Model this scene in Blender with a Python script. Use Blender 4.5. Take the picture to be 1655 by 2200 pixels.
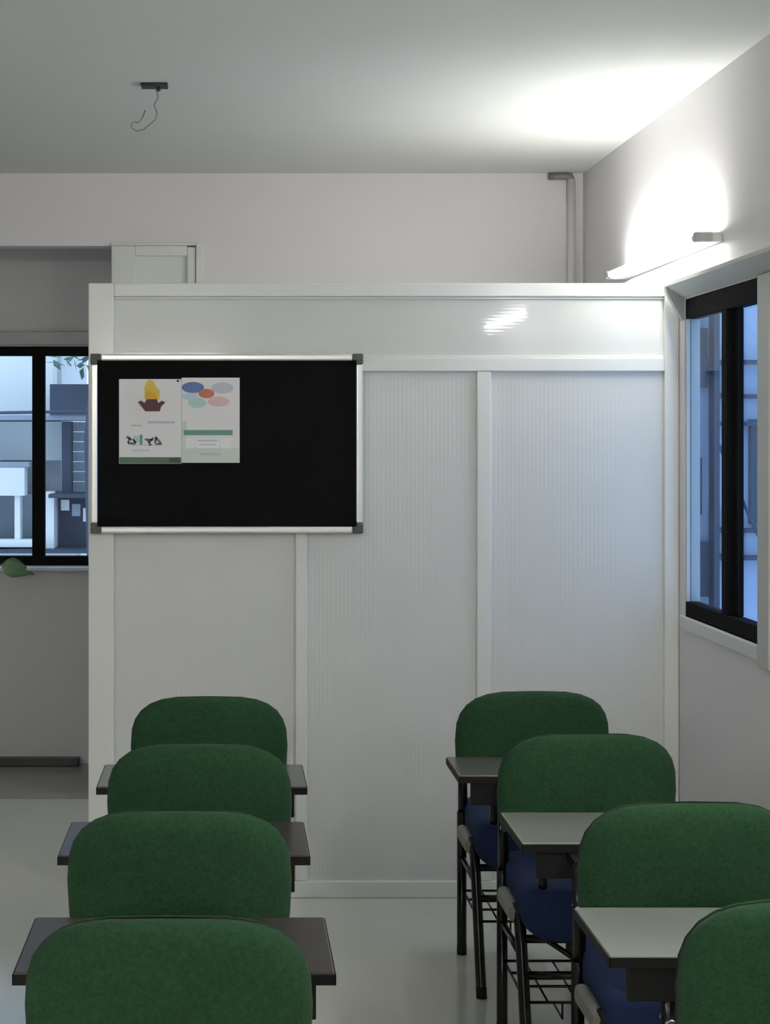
import bpy, bmesh, math, random
from mathutils import Vector, Matrix
random.seed(7)
for o in list(bpy.data.objects):
    bpy.data.objects.remove(o, do_unlink=True)
S = bpy.context.scene
C = S.collection
PI = math.pi

# ------------------------------------------------------------------ camera
# world: X right, Y depth, Z up; principal point of the (cropped) photo at (495, 940), focal 3400 px of 1655
cam = bpy.data.cameras.new('camera')
co = bpy.data.objects.new('camera', cam); C.objects.link(co)
co.location = (0, 0, 1.595); co.rotation_euler = (PI/2, 0, 0)
cam.sensor_fit = 'HORIZONTAL'; cam.sensor_width = 36.0
cam.lens = 3400/1655*36.0
cam.shift_x = (827.5-495)/1655; cam.shift_y = (940-1100)/1655
cam.clip_start = 0.05; cam.clip_end = 200
S.camera = co

# ------------------------------------------------------------------ world (blue dusk sky) and exposure
w = bpy.data.worlds.new('dusk_sky'); S.world = w; w.use_nodes = True
bg = w.node_tree.nodes['Background']
bg.inputs['Color'].default_value = (0.69, 0.83, 1.0, 1)
bg.inputs['Strength'].default_value = 1.6
TUBE = 118.0            # radiance of the fluorescent tubes
vs = S.view_settings
vs.view_transform = 'Standard'; vs.look = 'None'; vs.gamma = 1.0; vs.use_curve_mapping = False
vs.exposure = 0.35

# ------------------------------------------------------------------ materials
M = {}
def mat(name, col, rough=0.6, metal=0.0, spec=0.5, noise=None, bump=None, coat=0.0, wave=None, sheen=0.0):
    """noise=(scale, amount) colour variation; bump=(scale, strength); wave=(axis, period, strength) fine ribs"""
    m = bpy.data.materials.new(name); m.use_nodes = True
    nt = m.node_tree; b = nt.nodes['Principled BSDF']
    b.inputs['Base Color'].default_value = (*col, 1)
    b.inputs['Roughness'].default_value = rough
    b.inputs['Metallic'].default_value = metal
    b.inputs['Specular IOR Level'].default_value = spec
    b.inputs['Coat Weight'].default_value = coat
    b.inputs['Coat Roughness'].default_value = 0.12
    if sheen:
        b.inputs['Sheen Weight'].default_value = sheen
    tc = nt.nodes.new('ShaderNodeTexCoord')
    if noise:
        n = nt.nodes.new('ShaderNodeTexNoise'); n.inputs['Scale'].default_value = noise[0]; n.inputs['Detail'].default_value = 4
        nt.links.new(tc.outputs['Object'], n.inputs['Vector'])
        r = nt.nodes.new('ShaderNodeMix'); r.data_type = 'RGBA'
        a = noise[1]
        r.inputs[6].default_value = (*[c*(1-a) for c in col], 1)
        r.inputs[7].default_value = (*[min(1, c*(1+a)) for c in col], 1)
        nt.links.new(n.outputs['Fac'], r.inputs[0]); nt.links.new(r.outputs[2], b.inputs['Base Color'])
    prev = None
    if bump:
        n = nt.nodes.new('ShaderNodeTexNoise'); n.inputs['Scale'].default_value = bump[0]; n.inputs['Detail'].default_value = 3
        nt.links.new(tc.outputs['Object'], n.inputs['Vector'])
        bp = nt.nodes.new('ShaderNodeBump'); bp.inputs['Strength'].default_value = bump[1]; bp.inputs['Distance'].default_value = 0.004
        nt.links.new(n.outputs['Fac'], bp.inputs['Height']); prev = bp
    if wave:
        wv = nt.nodes.new('ShaderNodeTexWave'); wv.wave_type = 'BANDS'; wv.bands_direction = wave[0]
        wv.inputs['Scale'].default_value = 2*PI/(20*wave[1])
        nt.links.new(tc.outputs['Object'], wv.inputs['Vector'])
        bp = nt.nodes.new('ShaderNodeBump'); bp.inputs['Strength'].default_value = wave[2]; bp.inputs['Distance'].default_value = 0.002
        nt.links.new(wv.outputs['Fac'], bp.inputs['Height'])
        if prev: nt.links.new(prev.outputs['Normal'], bp.inputs['Normal'])
        prev = bp
    if prev: nt.links.new(prev.outputs['Normal'], b.inputs['Normal'])
    M[name] = m
    return m

mat('wall_paint', (0.76, 0.74, 0.755), 0.75, noise=(1.5, 0.02), bump=(60, 0.05))
mat('wall_shade', (0.76, 0.75, 0.75), 0.75, noise=(1.5, 0.03))
mat('ceiling_paint', (0.74, 0.765, 0.745), 0.85, noise=(1.2, 0.02))
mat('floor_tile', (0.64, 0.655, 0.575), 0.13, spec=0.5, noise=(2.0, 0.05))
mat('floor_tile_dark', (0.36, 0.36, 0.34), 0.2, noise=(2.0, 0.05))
mat('skirting', (0.012, 0.025, 0.016), 0.35)
mat('part_frame', (0.81, 0.82, 0.79), 0.15, spec=0.5)
mat('part_panel_h', (0.70, 0.71, 0.685), 0.045, spec=0.45, wave=('Z', 0.012, 0.006))
mat('part_panel_v', (0.71, 0.715, 0.70), 0.38, spec=0.4, wave=('X', 0.0145, 0.15), noise=(3, 0.03))
mat('door_paint', (0.74, 0.77, 0.73), 0.45)
mat('casing', (0.52, 0.54, 0.52), 0.5)
mat('sill', (0.66, 0.68, 0.67), 0.4)
mat('dark_frame', (0.012, 0.011, 0.011), 0.7, spec=0.03)
mat('aluminium', (0.95, 0.95, 0.93), 0.26, metal=0.6)
mat('corner_plastic', (0.07, 0.085, 0.075), 0.5)
mat('felt', (0.0055, 0.0055, 0.006), 0.95, spec=0.1, bump=(400, 0.3))
mat('paper', (0.86, 0.84, 0.86), 0.7)
mat('paper_green', (0.66, 0.75, 0.68), 0.7)
mat('print_yellow', (0.75, 0.55, 0.10), 0.7)
mat('print_orange', (0.80, 0.40, 0.05), 0.7)
mat('print_brown', (0.10, 0.045, 0.04), 0.7)
mat('print_dark', (0.07, 0.07, 0.08), 0.7)
mat('print_ink', (0.20, 0.20, 0.22), 0.7)
mat('print_grey', (0.58, 0.60, 0.66), 0.7)
mat('print_green', (0.11, 0.17, 0.12), 0.7)
mat('print_darkgreen', (0.05, 0.08, 0.06), 0.7)
mat('print_teal', (0.14, 0.33, 0.26), 0.7)
mat('print_blue', (0.13, 0.20, 0.42), 0.7)
mat('print_red', (0.58, 0.19, 0.13), 0.7)
mat('print_pale_teal', (0.48, 0.68, 0.64), 0.7)
mat('print_pale_red', (0.78, 0.55, 0.55), 0.7)
mat('print_pale_blue', (0.60, 0.72, 0.84), 0.7)
mat('print_white', (0.90, 0.91, 0.90), 0.7)
mat('green_fabric', (0.021, 0.062, 0.027), 0.9, spec=0.10, noise=(130, 0.45), bump=(450, 0.4), sheen=0.03)
mat('blue_fabric', (0.014, 0.027, 0.082), 0.85, spec=0.2, noise=(70, 0.2), bump=(450, 0.4))
mat('black_metal', (0.006, 0.0055, 0.0055), 0.2, spec=0.3)
mat('black_plastic', (0.009, 0.009, 0.009), 0.6, spec=0.2)
mat('chrome', (0.75, 0.75, 0.74), 0.15, metal=1.0)
mat('grey_plastic', (0.20, 0.20, 0.18), 0.5, bump=(120, 0.3))
mat('desk_laminate', (0.23, 0.25, 0.22), 0.22, spec=0.5, noise=(4, 0.05))
mat('desk_laminate_dark', (0.042, 0.035, 0.034), 0.30, spec=0.4, noise=(4, 0.08))
mat('desk_edge', (0.012, 0.010, 0.010), 0.6, spec=0.2)
mat('desk_laminate_shaded', (0.11, 0.11, 0.10), 0.24, spec=0.4, noise=(4, 0.05))  # desk laminate darkened: shade on the second-row desks put into the colour
mat('batten', (0.75, 0.75, 0.74), 0.4)
mat('holder', (0.50, 0.50, 0.50), 0.5)
mat('conduit', (0.74, 0.72, 0.74), 0.45)
mat('wire', (0.22, 0.22, 0.23), 0.5)
mat('hook_iron', (0.02, 0.02, 0.018), 0.6)
mat('leaf', (0.20, 0.33, 0.17), 0.4, noise=(12, 0.4))
mat('stem', (0.05, 0.11, 0.04), 0.6)
mat('pot', (0.30, 0.12, 0.07), 0.7)
mat('soil', (0.02, 0.014, 0.01), 0.95)
mat('ext_white', (0.78, 0.80, 0.80), 0.8, noise=(1.2, 0.08))
mat('ext_pale', (0.64, 0.69, 0.71), 0.8, noise=(1.0, 0.1))
mat('ext_grey', (0.28, 0.34, 0.41), 0.8, noise=(1.5, 0.15))
mat('ext_blue', (0.40, 0.47, 0.60), 0.8, noise=(1.6, 0.25))
mat('ext_dark', (0.03, 0.05, 0.09), 0.6)
mat('ext_glass', (0.02, 0.04, 0.07), 0.15)
mat('ext_ground', (0.22, 0.22, 0.22), 0.9, noise=(1, 0.2))
mat('ext_leaf', (0.10, 0.20, 0.16), 0.6, noise=(5, 0.5))

def glass(name, tint):
    m = bpy.data.materials.new(name); m.use_nodes = True
    nt = m.node_tree; nt.nodes.clear()
    out = nt.nodes.new('ShaderNodeOutputMaterial'); mx = nt.nodes.new('ShaderNodeMixShader')
    t = nt.nodes.new('ShaderNodeBsdfTransparent'); t.inputs['Color'].default_value = (*tint, 1)
    g = nt.nodes.new('ShaderNodeBsdfGlossy'); g.inputs['Roughness'].default_value = 0.02
    lw = nt.nodes.new('ShaderNodeLayerWeight'); pw = nt.nodes.new('ShaderNodeMath'); pw.operation = 'POWER'
    nt.links.new(lw.outputs['Facing'], pw.inputs[0]); pw.inputs[1].default_value = 5.0
    f = nt.nodes.new('ShaderNodeMath'); f.operation = 'MULTIPLY_ADD'; nt.links.new(pw.outputs[0], f.inputs[0])
    f.inputs[1].default_value = 0.25; f.inputs[2].default_value = 0.02
    nt.links.new(f.outputs[0], mx.inputs[0]); nt.links.new(t.outputs[0], mx.inputs[1]); nt.links.new(g.outputs[0], mx.inputs[2])
    nt.links.new(mx.outputs[0], out.inputs[0]); M[name] = m
glass('pane_clear', (0.86, 0.92, 0.97))
glass('pane_blue', (0.66, 0.78, 0.92))

def emit(name, col, strength):
    m = bpy.data.materials.new(name); m.use_nodes = True
    nt = m.node_tree; nt.nodes.clear()
    out = nt.nodes.new('ShaderNodeOutputMaterial'); e = nt.nodes.new('ShaderNodeEmission')
    e.inputs['Color'].default_value = (*col, 1); e.inputs['Strength'].default_value = strength
    nt.links.new(e.outputs[0], out.inputs[0]); M[name] = m
emit('tube_glow', (1.0, 0.99, 0.95), TUBE)
emit('tube_glow_dimmed', (1.0, 0.99, 0.94), TUBE*0.55)   # tube over the partition, turned down to balance it with the other lamps

# ------------------------------------------------------------------ mesh helpers
def add_box(bm, x0, x1, y0, y1, z0, z1, bev=0.0, seg=2):
    vs_ = [bm.verts.new(p) for p in ((x0,y0,z0),(x1,y0,z0),(x1,y1,z0),(x0,y1,z0),(x0,y0,z1),(x1,y0,z1),(x1,y1,z1),(x0,y1,z1))]
    fs = [bm.faces.new([vs_[i] for i in q]) for q in ((0,3,2,1),(4,5,6,7),(0,1,5,4),(1,2,6,5),(2,3,7,6),(3,0,4,7))]
    if bev > 0:
        es = list({e for f in fs for e in f.edges})
        bmesh.ops.bevel(bm, geom=es, offset=bev, segments=seg, affect='EDGES', profile=0.5)
    return bm
def box(*a, **k):
    return add_box(bmesh.new(), *a, **k)
def add_tube(bm, pts, r, n=10, cap=True):
    pts = [Vector(p) for p in pts]; rings = []
    up = Vector((0.13, 0.21, 1)).normalized()
    prev_u = None
    for i, p in enumerate(pts):
        d = (pts[min(i+1, len(pts)-1)] - pts[max(i-1, 0)]).normalized()
        if prev_u is None:
            u = d.cross(up)
            if u.length < 1e-3: u = d.cross(Vector((1, 0, 0)))
        else:
            u = prev_u - d*prev_u.dot(d)
        u.normalize(); v = d.cross(u); prev_u = u
        rr = r[i] if isinstance(r, (list, tuple)) else r
        rings.append([bm.verts.new(p + (u*math.cos(2*PI*k/n) + v*math.sin(2*PI*k/n))*rr) for k in range(n)])
    for a, b in zip(rings, rings[1:]):
        for k in range(n):
            f = bm.faces.new((a[k], a[(k+1) % n], b[(k+1) % n], b[k])); f.smooth = True
    if cap:
        bm.faces.new(rings[0][::-1]); bm.faces.new(rings[-1])
    return bm
def tube(pts, r, n=10):
    return add_tube(bmesh.new(), pts, r, n)
def add_prism(bm, poly, axis, a, b):
    """poly: 2-D outline; axis: the extrusion axis"""
    def P(u, v, t):
        return {'x': (t, u, v), 'y': (u, t, v), 'z': (u, v, t)}[axis]
    A = [bm.verts.new(P(u, v, a)) for u, v in poly]; B = [bm.verts.new(P(u, v, b)) for u, v in poly]
    n = len(poly)
    bm.faces.new(A[::-1]); bm.faces.new(B)
    for i in range(n):
        bm.faces.new((A[i], A[(i+1) % n], B[(i+1) % n], B[i]))
    return bm
def prism(poly, axis, a, b):
    return add_prism(bmesh.new(), poly, axis, a, b)
def loft(rings, smooth=True, cap=True):
    bm = bmesh.new()
    R = [[bm.verts.new(p) for p in r] for r in rings]
    n = len(R[0])
    for a, b in zip(R, R[1:]):
        for k in range(n):
            f = bm.faces.new((a[k], a[(k+1) % n], b[(k+1) % n], b[k])); f.smooth = smooth
    if cap:
        for r in (R[0][::-1], R[-1]):
            f = bm.faces.new(r); f.smooth = smooth
    return bm
def obj(name, bm, m, parent=None, loc=None):
    me = bpy.data.meshes.new(name)
    bmesh.ops.recalc_face_normals(bm, faces=bm.faces)
    bm.to_mesh(me); bm.free()
    me.materials.append(M[m])
    o = bpy.data.objects.new(name, me); C.objects.link(o)
    if parent: o.parent = parent
    if loc: o.location = loc
    return o
def thing(name, label, cat, loc=(0, 0, 0), rotz=0, group=None):
    o = bpy.data.objects.new(name, None); C.objects.link(o)
    o.empty_display_size = 0.05
    o.location = loc; o.rotation_euler = (0, 0, rotz)
    o['label'] = label; o['category'] = cat
    if group: o['group'] = group
    return o
def tag(o, label, cat, group=None):
    o['label'] = label; o['category'] = cat
    if group: o['group'] = group
    return o
def struct(name, bm=None, m=None, label=None):
    if bm is None:
        o = bpy.data.objects.new(name, None); C.objects.link(o)
    else:
        o = obj(name, bm, m)
    o['kind'] = 'structure'
    if label: o['label'] = label
    return o
def copy_tree(root):
    r = root.copy(); C.objects.link(r)
    for ch in list(root.children):
        c = ch.copy(); C.objects.link(c); c.parent = r
        for g in list(ch.children):
            d = g.copy(); C.objects.link(d); d.parent = c
    return r

# ------------------------------------------------------------------ room shell
XW, XL, YB, YR, YF, H = 1.556, -3.6, 6.98, -3.0, 7.74, 2.76
WY0, WY1, WZ0, WZ1 = 4.64, 5.42, 0.985, 2.068      # window in the right wall
struct('floor', box(XL-.1, XW+.05, YR-.1, YB+.0, -0.12, 0), 'floor_tile', 'polished pale grey-green tile floor')
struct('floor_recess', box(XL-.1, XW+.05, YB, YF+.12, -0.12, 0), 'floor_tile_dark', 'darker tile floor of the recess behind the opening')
struct('ceiling', box(XL-.1, XW+.05, YR-.1, YF+.12, H, H+.12), 'ceiling_paint', 'flat white painted ceiling')
bm = box(XW, XW+.05, YR-.1, WY0, 0, H); add_box(bm, XW, XW+.05, WY1, YF+.12, 0, H)
add_box(bm, XW, XW+.05, WY0, WY1, 0, WZ0); add_box(bm, XW, XW+.05, WY0, WY1, WZ1, H)
struct('wall_right', bm, 'wall_paint', 'off-white painted side wall with window and tube light')
DX0, DX1, DZ = -0.524, -0.135, 2.44
bm = box(DX1, XW, YB, YB+.1, 0, H); add_box(bm, XL, DX1, YB, YB+.1, DZ, H)
struct('wall_back', bm, 'wall_paint', 'off-white back wall with wide doorway opening')
struct('wall_left', box(XL-.1, XL, YR-.1, YF+.12, 0, H), 'wall_paint')
struct('wall_rear', box(XL, XW, YR-.1, YR, 0, H), 'wall_paint')
# far wall of the recess, with its window
FX0, FX1, FZ0, FZ1 = -1.95, -0.62, 0.97, 2.04
bm = box(XL, FX0, YF, YF+.12, 0, H); add_box(bm, FX1, XW, YF, YF+.12, 0, H)
add_box(bm, FX0, FX1, YF, YF+.12, 0, FZ0); add_box(bm, FX0, FX1, YF, YF+.12, FZ1, H)
struct('wall_far', bm, 'wall_shade', 'shaded wall beyond the opening, holding the far window')
struct('baseboard_far', box(XL+.02, -0.735, YF-.07, YF, 0.0, 0.036, bev=.004), 'skirting', 'dark green-black skirting strip at the foot of the far wall')
struct('trim_1', box(XL, -0.5, YF-.03, YF, FZ1+.006, FZ1+.072, bev=.004), 'casing', 'pale lintel band above the far window')

# far window (window_1): dark frame, two panes, thin sill
win = struct('window_1', label='dark-framed sliding window in the far wall beyond the opening')
obj('window_frame', box(FX0, FX1, YF-.005, YF+.05, FZ1-.045, FZ1, bev=.003), 'dark_frame', win)
obj('window_frame', box(FX0, FX1, YF-.005, YF+.05, FZ0, FZ0+.045, bev=.003), 'dark_frame', win)
for x0, x1 in ((FX0, FX0+.05), (-0.97, -0.908), (FX1-.05, FX1), (-1.47, -1.42)):
    obj('mullion', box(x0, x1, YF, YF+.045, FZ0+.045, FZ1-.045, bev=.003), 'dark_frame', win)
for x0, x1 in ((FX0+.05, -1.47), (-1.42, -0.97), (-0.908, FX1-.05)):
    obj('pane', box(x0, x1, YF+.02, YF+.025, FZ0+.045, FZ1-.045), 'pane_clear', win)
obj('window_sill', box(FX0-.05, FX1+.05, YF-.15, YF-.005, FZ0-.015, FZ0, bev=.003), 'sill', win)

# door leaf standing at the edge of the opening
d = struct('door_1', label='narrow white door leaf with a recessed panel beside the opening')
obj('stile', box(DX0, DX0+.105, YB-.012, YB+.03, 0, DZ, bev=.004), 'door_paint', d)
obj('stile', box(DX1-.055, DX1-.018, YB-.012, YB+.03, 0, DZ-.006, bev=.004), 'door_paint', d)
obj('top_rail', box(DX0+.105, DX1-.055, YB-.012, YB+.03, DZ-.045, DZ, bev=.004), 'door_paint', d)
obj('bottom_rail', box(DX0+.105, DX1-.055, YB-.012, YB+.03, 0, .10, bev=.004), 'door_paint', d)
obj('lock_rail', box(DX0+.105, DX1-.055, YB-.012, YB+.03, 1.0, 1.1, bev=.004), 'door_paint', d)
obj('panel', box(DX0+.105, DX1-.055, YB+.006, YB+.02, 1.1, DZ-.045), 'door_paint', d)
obj('panel', box(DX0+.105, DX1-.055, YB+.006, YB+.02, .1, 1.0), 'door_paint', d)
obj('door_frame', box(DX1-.016, DX1+.018, YB-.02, YB+.09, 0, DZ+.012, bev=.003), 'door_paint', d)
obj('door_frame', box(DX0, DX1-.016, YB-.02, YB-.002, DZ, DZ+.012, bev=.003), 'door_paint', d)

# right window (window_2)
win = struct('window_2', label='dark-framed sliding window with blue panes in the side wall')
XF0, XF1 = XW+.004, XW+.05
obj('window_frame', box(XF0, XF1, WY0, WY1, WZ1-.068, WZ1, bev=.003), 'dark_frame', win)
obj('window_frame', box(XF0, XF1, WY0, WY1, WZ0, WZ0+.05, bev=.003), 'dark_frame', win)
obj('sash_stile', box(XF0+.003, XF1, 4.985, 5.035, WZ0+.05, WZ1-.068, bev=.003), 'dark_frame', win)
obj('sash_stile', box(XF0+.026, XF1, 4.945, 4.985, WZ0+.05, WZ1-.068, bev=.003), 'dark_frame', win)
obj('jamb', box(XF0, XF1, WY1-.012, WY1, WZ0+.05, WZ1-.068), 'casing', win)
obj('jamb', box(XF0, XF1, WY0, WY0+.012, WZ0+.05, WZ1-.068), 'casing', win)
obj('pane', box(XF0+.012, XF0+.016, 5.035, WY1-.012, WZ0+.05, WZ1-.068), 'pane_blue', win)
obj('pane', box(XF0+.034, XF0+.038, WY0+.012, 4.945, WZ0+.05, WZ1-.068), 'pane_blue', win)
obj('hood', prism([(XW, 2.128), (1.493, 2.124), (1.493, 2.112), (XW, 2.070)], 'y', 4.30, 5.455), 'casing', win)
obj('hood_bracket', prism([(XW, 2.070), (1.493, 2.112), (1.497, 2.095), (XW-.004, 1.995), (XW, 1.995)], 'y', 5.425, 5.455), 'casing', win)
obj('window_sill', box(XW-.012, XW+.03, WY0, WY1+.02, WZ0-.045, WZ0, bev=.004), 'sill', win)
obj('side_casing', box(XW-.012, XW-.0, WY0-.10, WY0-.002, WZ0-.06, 2.07, bev=.003), 'casing', win)

# ------------------------------------------------------------------ partition
YP = 5.48
p = thing('office_partition', 'white framed partition with ribbed grey panels standing across the room', 'partition', (0, YP, 0))
def prt(name, x0, x1, z0, z1, y0=0, y1=.05, m='part_frame', bev=.004):
    return obj(name, box(x0, x1, y0, y1, z0, z1, bev=bev), m, p)
prt('post', -.492, -.403, 0, 2.13)
prt('post', 1.505, XW-.001, 0, 2.13)
prt('top_rail', -.403, 1.505, 2.083, 2.13)
prt('middle_rail', -.403, 1.505, 1.824, 1.872)
prt('bottom_rail', -.403, 1.505, 0, .058)
for x0, x1 in ((.226, .266), (.855, .904)):
    prt('mullion', x0, x1, .058, 1.824, y0=.001)
for z0, z1 in ((2.075, 2.083), (1.872, 1.880), ):
    prt('bead', -.403, 1.505, z0, z1, y0=.010, y1=.03, bev=.002)
prt('top_panel', -.403, 1.505, 1.872, 2.083, y0=.018, y1=.03, m='part_panel_h', bev=0)
for x0, x1 in ((-.403, .226), (.266, .855), (.904, 1.505)):
    prt('ribbed_panel', x0, x1, .058, 1.824, y0=.018, y1=.03, m='part_panel_v', bev=0)

# ------------------------------------------------------------------ notice board
bx0, bx1, bz0, bz1 = -.481, .457, 1.265, 1.883
b = thing('notice_board', 'black felt notice board with silver frame hung on the partition', 'notice board', ((bx0+bx1)/2, YP-.004, bz0))
hw, hh = (bx1-bx0)/2, bz1-bz0
obj('felt_panel', box(-hw+.012, hw-.012, -.016, 0, .012, hh-.012), 'felt', b)
fw = .023
for z0, z1 in ((0, fw), (hh-fw, hh)):
    obj('frame_bar', box(-hw+.034, hw-.034, -.026, -.001, z0, z1, bev=.006, seg=3), 'aluminium', b)
for x0, x1 in ((-hw, -hw+fw), (hw-fw, hw)):
    obj('frame_bar', box(x0, x1, -.026, -.001, .034, hh-.034, bev=.006, seg=3), 'aluminium', b)
for sx in (-1, 1):
    for z0 in (0, 1):
        xa, xb = (-hw-.001, -hw+.036) if sx < 0 else (hw-.036, hw+.001)
        za, zb = (-.001, .036) if z0 == 0 else (hh-.036, hh+.001)
        bm = box(xa, xb, -.028, 0, za if z0 == 0 else hh-fw, fw if z0 == 0 else zb, bev=.004)
        add_box(bm, xa if sx < 0 else hw-fw, -hw+fw if sx < 0 else xb, -.0275, 0, za, zb, bev=.004)
        obj('corner_cap', bm, 'corner_plastic', b)

def px(x, y, s=620.0):
    return ((x-495)/s, 1.595-(y-940)/s)
def sheet(name, label, x0, y0, x1, y1, m):
    a = px(x0, y1); c = px(x1, y0)
    t = thing(name, label, 'poster', ((a[0]+c[0])/2, YP-.021, a[1]))
    w_, h_ = (c[0]-a[0])/2, c[1]-a[1]
    obj('paper', box(-w_, w_, -.0006, 0, 0, h_), m, t)
    return t, ((x0+x1)/2, y1)
def flat(t, org, name, polys, m, lift=1):
    """thin printed shape(s); polygons in photo pixels, local to the sheet"""
    bm = bmesh.new()
    for poly in polys:
        q = [((x-org[0])/620.0, (org[1]-y)/620.0) for x, y in poly]
        add_prism(bm, q, 'y', -.0006-.0003*lift, -.0006)
    return obj(name, bm, m, t)
def rect(x0, y0, x1, y1): return [(x0, y1), (x1, y1), (x1, y0), (x0, y0)]
def ell(cx, cy, rx, ry, n=20): return [(cx+rx*math.cos(2*PI*k/n), cy+ry*math.sin(2*PI*k/n)) for k in range(n)]

t, o_ = sheet('lamp_poster', 'white poster with a yellow flame over a dark bowl on the board', 257, 815, 390.5, 996, 'paper')
flat(t, o_, 'flame_print', [[(312, 858), (311, 836), (315, 822), (322, 816), (331, 820), (337, 832), (344, 840), (343, 858)]], 'print_yellow')
flat(t, o_, 'flame_core', [[(315, 857), (314, 845), (320, 838), (328, 846), (334, 842), (338, 857)]], 'print_orange', 2)
flat(t, o_, 'bowl_print', [[(297, 864), (304, 861), (312, 866), (316, 858), (338, 858), (341, 866), (349, 861), (356, 865), (347, 874), (344, 884), (313, 884), (306, 875)]], 'print_brown', 3)
flat(t, o_, 'caption_line', [rect(318, 905, 376, 910), rect(283, 913, 305, 916)], 'print_grey')
L = []
for (x0, y0, x1, y1, th) in ((273, 938, 284, 945, 5), (280, 940, 276, 952, 4), (276, 952, 292, 953, 5), (286, 943, 293, 952, 4),
                             (312, 944, 330, 945, 4), (318, 945, 325, 957, 5), (330, 940, 322, 951, 4), (336, 938, 334, 952, 5), (336, 940, 346, 952, 5), (334, 953, 349, 954, 4)):
    dx, dy = x1-x0, y1-y0; l = math.hypot(dx, dy); nx, ny = -dy/l*th/2, dx/l*th/2
    L.append([(x0+nx, y0+ny), (x0-nx, y0-ny), (x1-nx, y1-ny), (x1+nx, y1+ny)])
flat(t, o_, 'lettering', L, 'print_ink')['kind'] = 'stuff'
flat(t, o_, 'green_letter', [rect(301, 934, 307, 955)], 'print_teal', 2)
flat(t, o_, 'letter_shading', [rect(288, 936, 300, 950), rect(282, 955, 345, 957), rect(286, 966, 322, 969)], 'print_pale_teal')
flat(t, o_, 'footer_band', [rect(257.5, 982, 390, 995.5)], 'print_green')
flat(t, o_, 'footer_mark', [rect(364, 984, 388, 993)], 'print_darkgreen', 2)

t, o_ = sheet('chart_poster', 'white poster with blue and red ovals and a green bar', 391, 812, 515, 994, 'paper')
flat(t, o_, 'green_ground', [rect(391.5, 962, 514.5, 993.5), rect(391.5, 905, 402, 962)], 'paper_green')
flat(t, o_, 'blue_oval', [ell(415, 833, 24, 12)], 'print_blue', 1)
flat(t, o_, 'violet_oval', [ell(478, 834, 24, 12)], 'print_grey', 1)
flat(t, o_, 'pale_blue_oval', [ell(408, 852, 17, 8)], 'print_pale_blue', 2)
flat(t, o_, 'red_oval', [ell(444, 846, 17, 10)], 'print_red', 3)
flat(t, o_, 'teal_oval', [ell(424, 866, 20, 11)], 'print_pale_teal', 1)
flat(t, o_, 'pink_oval', [ell(470, 863, 23, 11)], 'print_pale_red', 1)
flat(t, o_, 'green_bar', [rect(395, 924, 500, 935)], 'print_teal', 2)
flat(t, o_, 'white_box', [rect(399, 941, 418, 963), rect(422, 941, 471, 963), rect(475, 941, 497, 963)], 'print_white', 2)
flat(t, o_, 'text_line', [rect(425, 945, 468, 948), rect(428, 954, 465, 956), rect(430, 973, 475, 978)], 'print_grey', 3)
t = thing('push_pin', 'tiny dark push pin at the top corner between the two posters', 'pin', (px(383, 819)[0], YP-.0215, px(383, 819)[1]))
obj('pin_head', tube([(0, -.010, 0), (0, -.006, 0), (0, -.0008, 0)], [.0045, .003, .004], 10), 'print_brown', t)

# ------------------------------------------------------------------ tube lights on the right wall, added fill tubes on the others
def tube_light(y0, y1, label, side=1, glow='tube_glow'):
    # side 1: right wall, -1: left wall, 0: rear wall (y0, y1 then run along X)
    m_ = (y0+y1)/2
    t = thing('tube_light', label, 'light', {1: (XW, m_, 2.229), -1: (XL, m_, 2.229), 0: (m_, YR, 2.229)}[side], {1: 0, -1: PI, 0: -PI/2}[side], 'wall tube lights')
    l = (y1-y0)/2
    obj('batten', box(-.034, -.0005, -l-.002, l+.002, -.016, .016, bev=.005), 'batten', t)
    for s in (-1, 1):
        obj('tube_holder', box(-.090, -.032, s*(l-.004)-.012, s*(l-.004)+.012, -.016, .016, bev=.005), 'holder', t)
        obj('tube_cap', tube([(-.073, s*(l-.016), 0), (-.073, s*(l-.040), 0)], .0145, 14), 'aluminium', t)
    obj('glowing_tube', tube([(-.073, -l+.04, 0), (-.073, l-.04, 0)], .0135, 16), glow, t)
    return t
tube_light(5.00, 6.19, 'lit fluorescent tube light on the wall above the window and partition', 1, 'tube_glow_dimmed')
tube_light(1.90, 3.10, 'second lit tube light nearer the viewer on the same wall')
tube_light(-1.2, 0.0, 'added unseen fill tube light on the rear wall far behind the viewer', 0)  # assumed lamp, added to raise the general light
tube_light(-0.6, 0.6, 'added unseen fill tube light on the opposite side wall, nearer the partition', -1)  # this and the next: unseen lamps added as fill from the left
tube_light(-2.7, -1.5, 'added unseen fill tube light on the opposite side wall, behind the viewer', -1)

# ------------------------------------------------------------------ ceiling hook, conduit
t = thing('ceiling_hook_plate', 'dark iron fan hook plate with dangling loose wire on the ceiling', 'ceiling hook', (-.25, 5.22, H))
obj('plate', box(-.044, .044, -.03, .03, -.010, -.0003, bev=.002), 'hook_iron', t)
obj('bolt', tube([(.012, 0, -.010), (.012, 0, -.022)], .008, 10), 'hook_iron', t)
pts = [(0.005, -.01, -.009), (.01, -.015, -.03), (.012, -.02, -.05), (.0, -.03, -.075), (.01, -.03, -.10), (.004, -.035, -.125), (-.015, -.035, -.14), (-.035, -.03, -.155), (-.06, -.03, -.160), (-.075, -.035, -.148), (-.07, -.035, -.132), (-.05, -.03, -.132), (-.038, -.025, -.115), (-.03, -.02, -.09)]
obj('loose_wire', tube(pts, .0022, 6), 'wire', t)
t = thing('conduit_pipe', 'pale vertical conduit pipe in the far corner above the partition', 'pipe', (1.50, YB, 0))
obj('pipe', tube([(0, -.022, 0.0005), (0, -.022, H-.03)], .018, 14), 'conduit', t)
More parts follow.
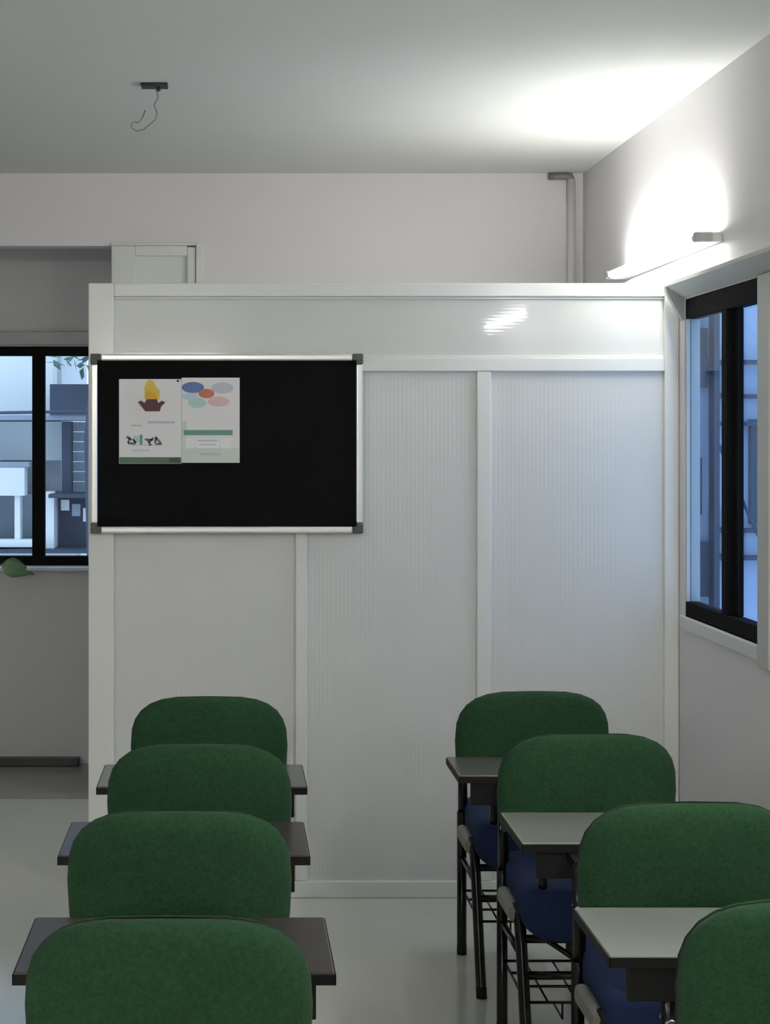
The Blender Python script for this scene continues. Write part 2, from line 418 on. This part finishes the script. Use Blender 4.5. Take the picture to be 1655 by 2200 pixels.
obj('elbow', tube([(0, -.022, H-.032), (-.004, -.022, H-.018), (-.02, -.022, H-.016), (-.10, -.022, H-.016)], .0155, 12), 'wire', t)

# ------------------------------------------------------------------ chairs with writing desks
def outline(hw_, top, bot, rb=.04, n=14, sink=.0):
    """closed outline of a backrest in (x, z): superelliptic top corners, round bottom corners"""
    zc = top-.15
    pts = []
    for k in range(n+1):
        a = PI*k/n
        c, s = math.cos(a), math.sin(a)
        pts.append((hw_*math.copysign(abs(c)**(2/3.4), c), zc + (top-zc)*abs(s)**(2/2.7)))
    for sx in (-1, 1):
        arc = [(sx*(hw_*.985-rb + rb*math.cos(q)), bot+rb - rb*math.sin(q)) for q in [PI/2*i/5 for i in range(6)]]
        pts += arc if sx < 0 else arc[::-1]
    return pts
def curve_y(x, z):   # backrest wraps forward at its sides, leans back towards its top
    return .55*x*x*1.3 + (.72-z)*.10
def pad(top, bot, hw_, y_in, y_out, rings=5):
    """a cushioned half: rim at y_in, bulging to y_out"""
    zc = (top+bot)/2
    base = outline(hw_, top, bot)
    R = []
    for i in range(rings+1):
        t_ = i/rings
        k = math.cos(t_*PI/2)**.55 if i < rings else 0.02
        k = 1-(1-k)*1.0
        y = y_in + (y_out-y_in)*math.sin(t_*PI/2)
        f = [1.0, .985, .95, .88, .70, .25][i] if rings == 5 else k
        R.append([(x*f, y + curve_y(x*f, zc+(z-zc)*f), zc+(z-zc)*f) for x, z in base])
    return loft(R)
def make_chair():
    t = thing('desk_chair', '', 'chair')
    top, bot = .86, .600
    obj('backrest', pad(top, bot, .225, .016, -.022), 'green_fabric', t)
    obj('backrest_front', pad(top, bot, .222, .026, .062), 'green_fabric', t)
    rim = outline(.224, top-.002, bot+.002)
    obj('edge_trim', loft([[(x, y+curve_y(x, z), z) for x, z in rim] for y in (.014, .028)], cap=False), 'black_plastic', t)
    # seat: thick cushion with round lower corners
    def prof(f, dz, hw_=.176):
        P_ = []
        zb, zt = .345, .478
        for (cx, cz, r, a0) in ((hw_-.035, zt-.035, .035, 0), (-hw_+.035, zt-.035, .035, 90), (-hw_+.085, zb+.085*.8, .085, 180), (hw_-.085, zb+.085*.8, .085, 270)):
            for q in range(6):
                a = math.radians(a0+18*q)
                zz = cz + r*math.sin(a)*(.8 if a0 >= 180 else 1)
                P_.append(((cx+r*math.cos(a))*f, .42+(zz-.42)*f+dz))
        return P_
    R = []
    for y, f in ((-.03, .55), (-.028, .80), (-.018, .93), (.0, .985), (.05, 1), (.30, 1.0), (.36, .985), (.395, .93), (.41, .80), (.412, .5)):
        R.append([(x*(1-.35*max(0, y-.05)), y, z) for x, z in prof(f, -.012 if y > .38 else 0)])
    obj('seat', loft(R), 'blue_fabric', t)
    for sx in (-1, 1):
        X = sx*.168
        obj('leg', tube([(X, .31, .001), (X, .31, .02), (X, .31, .44)], .0150, 10), 'black_metal', t)
        obj('leg', tube([(X, -.075, .001), (X, -.07, .02), (X*1.01, .02, .33), (X*1.03, .045, .43)], .0150, 10), 'black_metal', t)
        obj('foot_cap', tube([(X, -.077, .0005), (X, -.07, .03)], .0155, 10), 'black_plastic', t)
        obj('foot_cap', tube([(X, .31, .0005), (X, .31, .03)], .0155, 10), 'black_plastic', t)
        obj('back_upright', tube([(sx*.12, .05, .40), (sx*.12, .0, .44), (sx*.12, .012, .55), (sx*.12, .028, .70)], .011, 8), 'black_metal', t)
        obj('side_pad', box(X*1.08-.017, X*1.08+.017, .03, .22, .380, .425, bev=.015, seg=3), 'grey_plastic', t)
        obj('side_bar', tube([(X, .31, .30), (X, .012, .30)], .009, 8), 'black_metal', t)
    for z, y in ((.345, .022), (.262, -.002)):
        obj('cross_bar', tube([(-.167, y, z), (.167, y, z)], .0105, 8), 'black_metal', t)
    obj('cross_bar', tube([(-.165, .31, .345), (.165, .31, .345)], .0105, 8), 'black_metal', t)
    obj('diagonal_strut', tube([(-.11, .022, .345), (.02, .0, .262)], .007, 8), 'black_metal', t)
    bm = bmesh.new()
    for y in (-.015, .10, .20, .295): add_tube(bm, [(-.165, y, .20), (.165, y, .20)], .004, 6)
    for x in (-.11, -.037, .037, .11): add_tube(bm, [(x, -.015, .20), (x, .295, .20)], .003, 6)
    for x in (-.165, .165): add_tube(bm, [(x, -.04, .20), (x, .31, .20)], .004, 6)
    for x in (-.075, .075): add_tube(bm, [(x, -.015, .20), (x, -.015, .16), (x, .1, .16)], .003, 6)
    obj('book_rack', bm, 'black_metal', t)
    return t
def add_posts(t, h):
    for sx in (-1, 1):
        obj('desk_post', tube([(sx*.165, .31, .43), (sx*.165, .31, h)], .0150, 10), 'black_metal', t)
        obj('post_clamp', tube([(sx*.165-.0, .288, .555), (sx*.165, .335, .555)], .011, 10), 'chrome', t)
def add_desk(t, near, depth, lam):
    """writing desk over the sitter's lap: top, dark edge band, apron, two arms"""
    add_posts(t, .655)
    hw_ = .275
    obj('desk_top', box(-hw_, hw_, near, near+depth, .6615, .68, bev=.003), lam, t)
    bm = box(-hw_-.0015, hw_+.0015, near-.002, near+.0, .659, .677); add_box(bm, -hw_-.002, -hw_, near-.002, near+depth+.001, .659, .677)
    add_box(bm, hw_, hw_+.002, near-.002, near+depth+.001, .659, .677); add_box(bm, -hw_-.002, hw_+.002, near+depth, near+depth+.002, .659, .677)
    obj('edge_band', bm, 'desk_edge', t)
    obj('apron', box(-.243, .243, near+.003, near+.02, .598, .660, bev=.002), 'black_plastic', t)
    for sx in (-1, 1):
        y0 = min(near+.02, .30)
        obj('desk_arm', box(sx*.165-.012, sx*.165+.012, y0, near+depth-.03, .638, .6612, bev=.003), 'black_metal', t)
F = 3400.0
def chair_at(cx, ytop):
    s = (ytop-940)/.735
    return ((cx-495)/s, F/s)
def desk_off(Zc, ynear, yfar):
    a = F/((ynear-940)/.915); b_ = F/((yfar-940)/.915)
    return a-Zc, b_-a
proto = make_chair()
rows = [
    # centre x px, top y px, near/far edge px of its own desk (None: no desk), desk material, label
    (449, 1497, None, None, 'front chair of the left column, green back, closest to the notice board'),
    (428, 1598, (1690, 1642), 'desk_laminate_shaded', 'second green-backed chair of the left column, with a narrow grey desk'),
    (384, 1742, (1838, 1765), 'desk_laminate_dark', 'third green-backed chair of the left column, between two others'),
    (360, 1974, (2090, 1970), 'desk_laminate_dark', 'nearest large green-backed chair at the lower left, brown desk ahead of it'),
    (1151, 1486, None, None, 'front chair of the right column, green back, against the partition'),
    (1271, 1577, (1666, 1627), 'desk_laminate_shaded', 'second green-backed chair of the right column, blue seat, beside the side wall'),
    (1494, 1725, (1811, 1745), 'desk_laminate', 'third green-backed chair of the right column, pale grey desk before it'),
    (1779, 1938, (2054, 1949), 'desk_laminate', 'nearest green-backed chair at the lower right, cut by the picture edge'),
]
for i, (cx, yt, dk, lam, lab) in enumerate(rows):
    t = proto if i == 0 else copy_tree(proto)
    X, Z = chair_at(cx, yt)
    t.location = (X, Z, 0); t['label'] = lab; t['group'] = 'green-backed desk chairs in two columns'
    rows[i] = (t, Z, dk, lam)
for t, Z, dk, lam in rows:
    if dk is None:
        add_posts(t, .60)
    else:
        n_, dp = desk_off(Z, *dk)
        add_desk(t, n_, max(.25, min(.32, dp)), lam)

# ------------------------------------------------------------------ plant on the far sill (one leaf reaches into view)
t = thing('potted_vine', 'trailing green leafy vine on the far window sill', 'plant', (-1.30, YF-.083, FZ0+.0005))
def lathe(prof, n=18):
    return loft([[(r*math.cos(2*PI*k/n), r*math.sin(2*PI*k/n), z) for k in range(n)] for r, z in prof])
obj('pot', lathe([(.042, 0), (.048, .04), (.055, .085), (.060, .088), (.060, .10), (.052, .10), (.050, .085)]), 'pot', t)
obj('soil', lathe([(.050, .080), (.049, .088), (.02, .092)]), 'soil', t)
def leaf_bm(L_, W_, fold=.06):
    bm = bmesh.new(); n = 8
    prof = [0.0, .62, .95, 1.0, .88, .68, .42, .18, 0.0]
    rows_ = []
    for i in range(n+1):
        u = i/n; wv = prof[i]*W_/2
        droop = -.35*L_*u*u
        rows_.append([bm.verts.new((u*L_, sx*wv, droop + fold*abs(sx)*wv)) for sx in (-1, -.5, 0, .5, 1)])
    for a, b_ in zip(rows_, rows_[1:]):
        for k in range(4):
            try:
                f = bm.faces.new((a[k], a[k+1], b_[k+1], b_[k])); f.smooth = True
            except ValueError: pass
    bmesh.ops.remove_doubles(bm, verts=bm.verts, dist=1e-5)
    bmesh.ops.recalc_face_normals(bm, faces=bm.faces)
    bmesh.ops.solidify(bm, geom=bm.faces[:], thickness=.0012)
    return bm
stemm = bmesh.new()
spots = [((.205, -.105, .018), 0.05, .165, .095, (.22, 1.25)), ((.10, -.06, .10), -.7, .12, .075, (.2, 0)), ((-.06, -.03, .16), 2.6, .13, .08, (-.1, 0)),
         ((.04, .02, .20), .4, .12, .07, (-.3, 0)), ((-.09, -.06, .09), 3.9, .12, .07, (.2, 0)), ((.00, -.05, .15), -1.5, .12, .07, (-.2, 0))]
for (q, az, L_, W_, (pit, roll)) in spots:
    add_tube(stemm, [(0, 0, .085), (q[0]*.45, q[1]*.45, max(.12, q[2]+.03)), q], .0028, 6)
    lf = obj('leaf', leaf_bm(L_, W_), 'leaf', t, q)
    lf.rotation_euler = (roll, pit, az)
obj('stem', stemm, 'stem', t)

# ------------------------------------------------------------------ outside
struct('ground', box(-40, 40, YF+.2, 60, -4.2, -4.0), 'ext_ground', 'street ground outside, far below the windows')
# building seen through the far window; pixel -> metres on a facade at depth YE
YE = 13.0; SE = F/YE
def ex(x, y): return ((x-495)/SE, 1.595-(y-940)/SE)
bl = thing('neighbour_house', 'pale neighbouring house with balcony seen through the far window', 'building', (-2.5, YE, -4.0))
def eb(name, x0, y0, x1, y1, d0, d1, m, par=bl):
    a = ex(x0, y1); c = ex(x1, y0)
    return obj(name, box(a[0]+2.5, c[0]+2.5, d0, d1, a[1]+4.0, c[1]+4.0), m, par)
obj('wall', box(-3.5, 1.05, .6, 3.0, 0, 8.2), 'ext_pale', bl)
eb('wall_panel', -500, 500, 92, 893, .25, .6, 'ext_white')
eb('balcony_slab', -500, 893, 200, 903, -.25, .6, 'ext_grey')
eb('wall_panel', -500, 905, 128, 990, .3, .6, 'ext_pale')
eb('balcony_slab', -500, 992, 66, 1003, -.1, .6, 'ext_grey')
eb('parapet', -500, 1004, 56, 1064, -.1, .1, 'ext_white')
eb('dark_recess', -500, 1064, 72, 1160, .3, .6, 'ext_grey')
for x in (-140, -90, -30, 33):
    eb('balcony_post', x, 1064, x+12, 1160, -.05, .1, 'ext_white')
eb('balcony_rail', -500, 1158, 78, 1174, -.08, .1, 'ext_white')
eb('balcony_slab', -500, 1178, 200, 1186, -.15, .6, 'ext_dark')
eb('wall_panel', -500, 1186, 160, 1700, .2, .6, 'ext_white')
eb('column', 96, 500, 114, 893, .0, .3, 'ext_white')
eb('column', 97, 1056, 116, 1186, .0, .3, 'ext_white')
eb('awning', 116, 828, 250, 893, -.3, .55, 'ext_dark')
eb('column', 130, 905, 147, 1062, .1, .4, 'ext_dark')
for k in range(7):
    eb('shutter_slat', 148, 906+k*22, 250, 906+k*22+20.5, .36, .42, 'ext_grey')
eb('balcony_slab', 110, 1060, 250, 1068, -.2, .6, 'ext_dark')
eb('dark_recess', 116, 1068, 250, 1186, .3, .58, 'ext_dark')
for k in range(3):
    eb('hanging_cloth', 128+k*24, 1075+k*9, 146+k*24, 1098+k*12, .1, .13, ['ext_pale', 'ext_grey', 'ext_pale'][k])
cab = obj('street_cable', tube([(-6, 11.5, 2.0), (-4, 11.5, 1.84), (-2, 11.5, 1.77), (0, 11.5, 1.80), (2, 11.5, 1.95)], .012, 6), 'ext_dark')
tag(cab, 'thin dark cable strung across outside the far window', 'cable')
# leafy tree top above the awning
tr = thing('street_tree', 'leafy tree crown showing at the top of the far window', 'tree', (-1.0, YE-.9, -4.0))
obj('trunk', tube([(0, 0, 0), (.05, 0, 3), (-.05, 0, 5.6), (.0, 0, 6.4)], [.14, .11, .07, .04], 8), 'ext_dark', tr)
bm = bmesh.new()
for _ in range(420):
    th = random.uniform(0, 2*PI); ph = math.acos(random.uniform(-1, 1)); r = random.random()**.4
    c_ = Vector((.55*r*math.sin(ph)*math.cos(th), .4*r*math.sin(ph)*math.sin(th), 6.40+.34*r*math.cos(ph)))
    mt = Matrix.Rotation(random.uniform(0, 6.3), 3, Vector((random.uniform(-1, 1), random.uniform(-1, 1), random.uniform(-1, 1)+.01)).normalized())
    sz = random.uniform(.04, .075)
    vv = [bm.verts.new(c_ + mt @ Vector(q)*sz) for q in ((-1, 0, 0), (0, -.5, .1), (1, 0, 0), (0, .5, .1))]
    bm.faces.new(vv)
cr = obj('crown', bm, 'ext_leaf', tr); cr['kind'] = 'stuff'

# building seen obliquely through the side window
YS = 10.5; SS = F/YS
bs = thing('street_block', 'blue-grey building seen through the side window', 'building', (3.6, YS, -4.0))
def sb(name, x0, y0, x1, y1, d0, d1, m):
    a = ((x0-495)/SS-3.6, 1.595-(y1-940)/SS+4.0); c = ((x1-495)/SS-3.6, 1.595-(y0-940)/SS+4.0)
    return obj(name, box(a[0], c[0], d0, d1, a[1], c[1]), m, bs)
obj('wall', box(-1.2, 3.5, .3, 3, 0, 8.5), 'ext_blue', bs)
sb('pilaster', 1440, 200, 1496, 2400, 0, .3, 'ext_grey')
sb('window_recess', 1497, 985, 1532, 1110, .24, .31, 'ext_dark')
sb('window_recess', 1497, 1170, 1548, 1290, .24, .31, 'ext_dark')
sb('window_recess', 1497, 700, 1545, 830, .24, .31, 'ext_glass')
sb('downpipe', 1550, 200, 1562, 2400, .15, .27, 'ext_dark')
for y in (770, 845, 905, 1140, 1200):
    sb('ledge', 1562, y, 1800, y+9, .2, .3, 'ext_dark')
sb('pale_panel', 1564, 780, 1620, 842, .27, .31, 'ext_grey')
sb('pale_panel', 1564, 1095, 1612, 1138, .27, .31, 'ext_grey')
sb('pale_panel', 1564, 1150, 1630, 1195, .27, .31, 'ext_grey')
sb('window_recess', 1640, 900, 1760, 1130, .24, .31, 'ext_glass')
cb = obj('side_cable', tube([(3.15, 10.2, 1.55), (3.32, 10.2, 1.15), (3.42, 10.2, .93), (3.5, 10.2, .60), (3.6, 10.2, .1)], .011, 6), 'ext_dark')
tag(cb, 'dark cable slanting down outside the side window', 'cable')
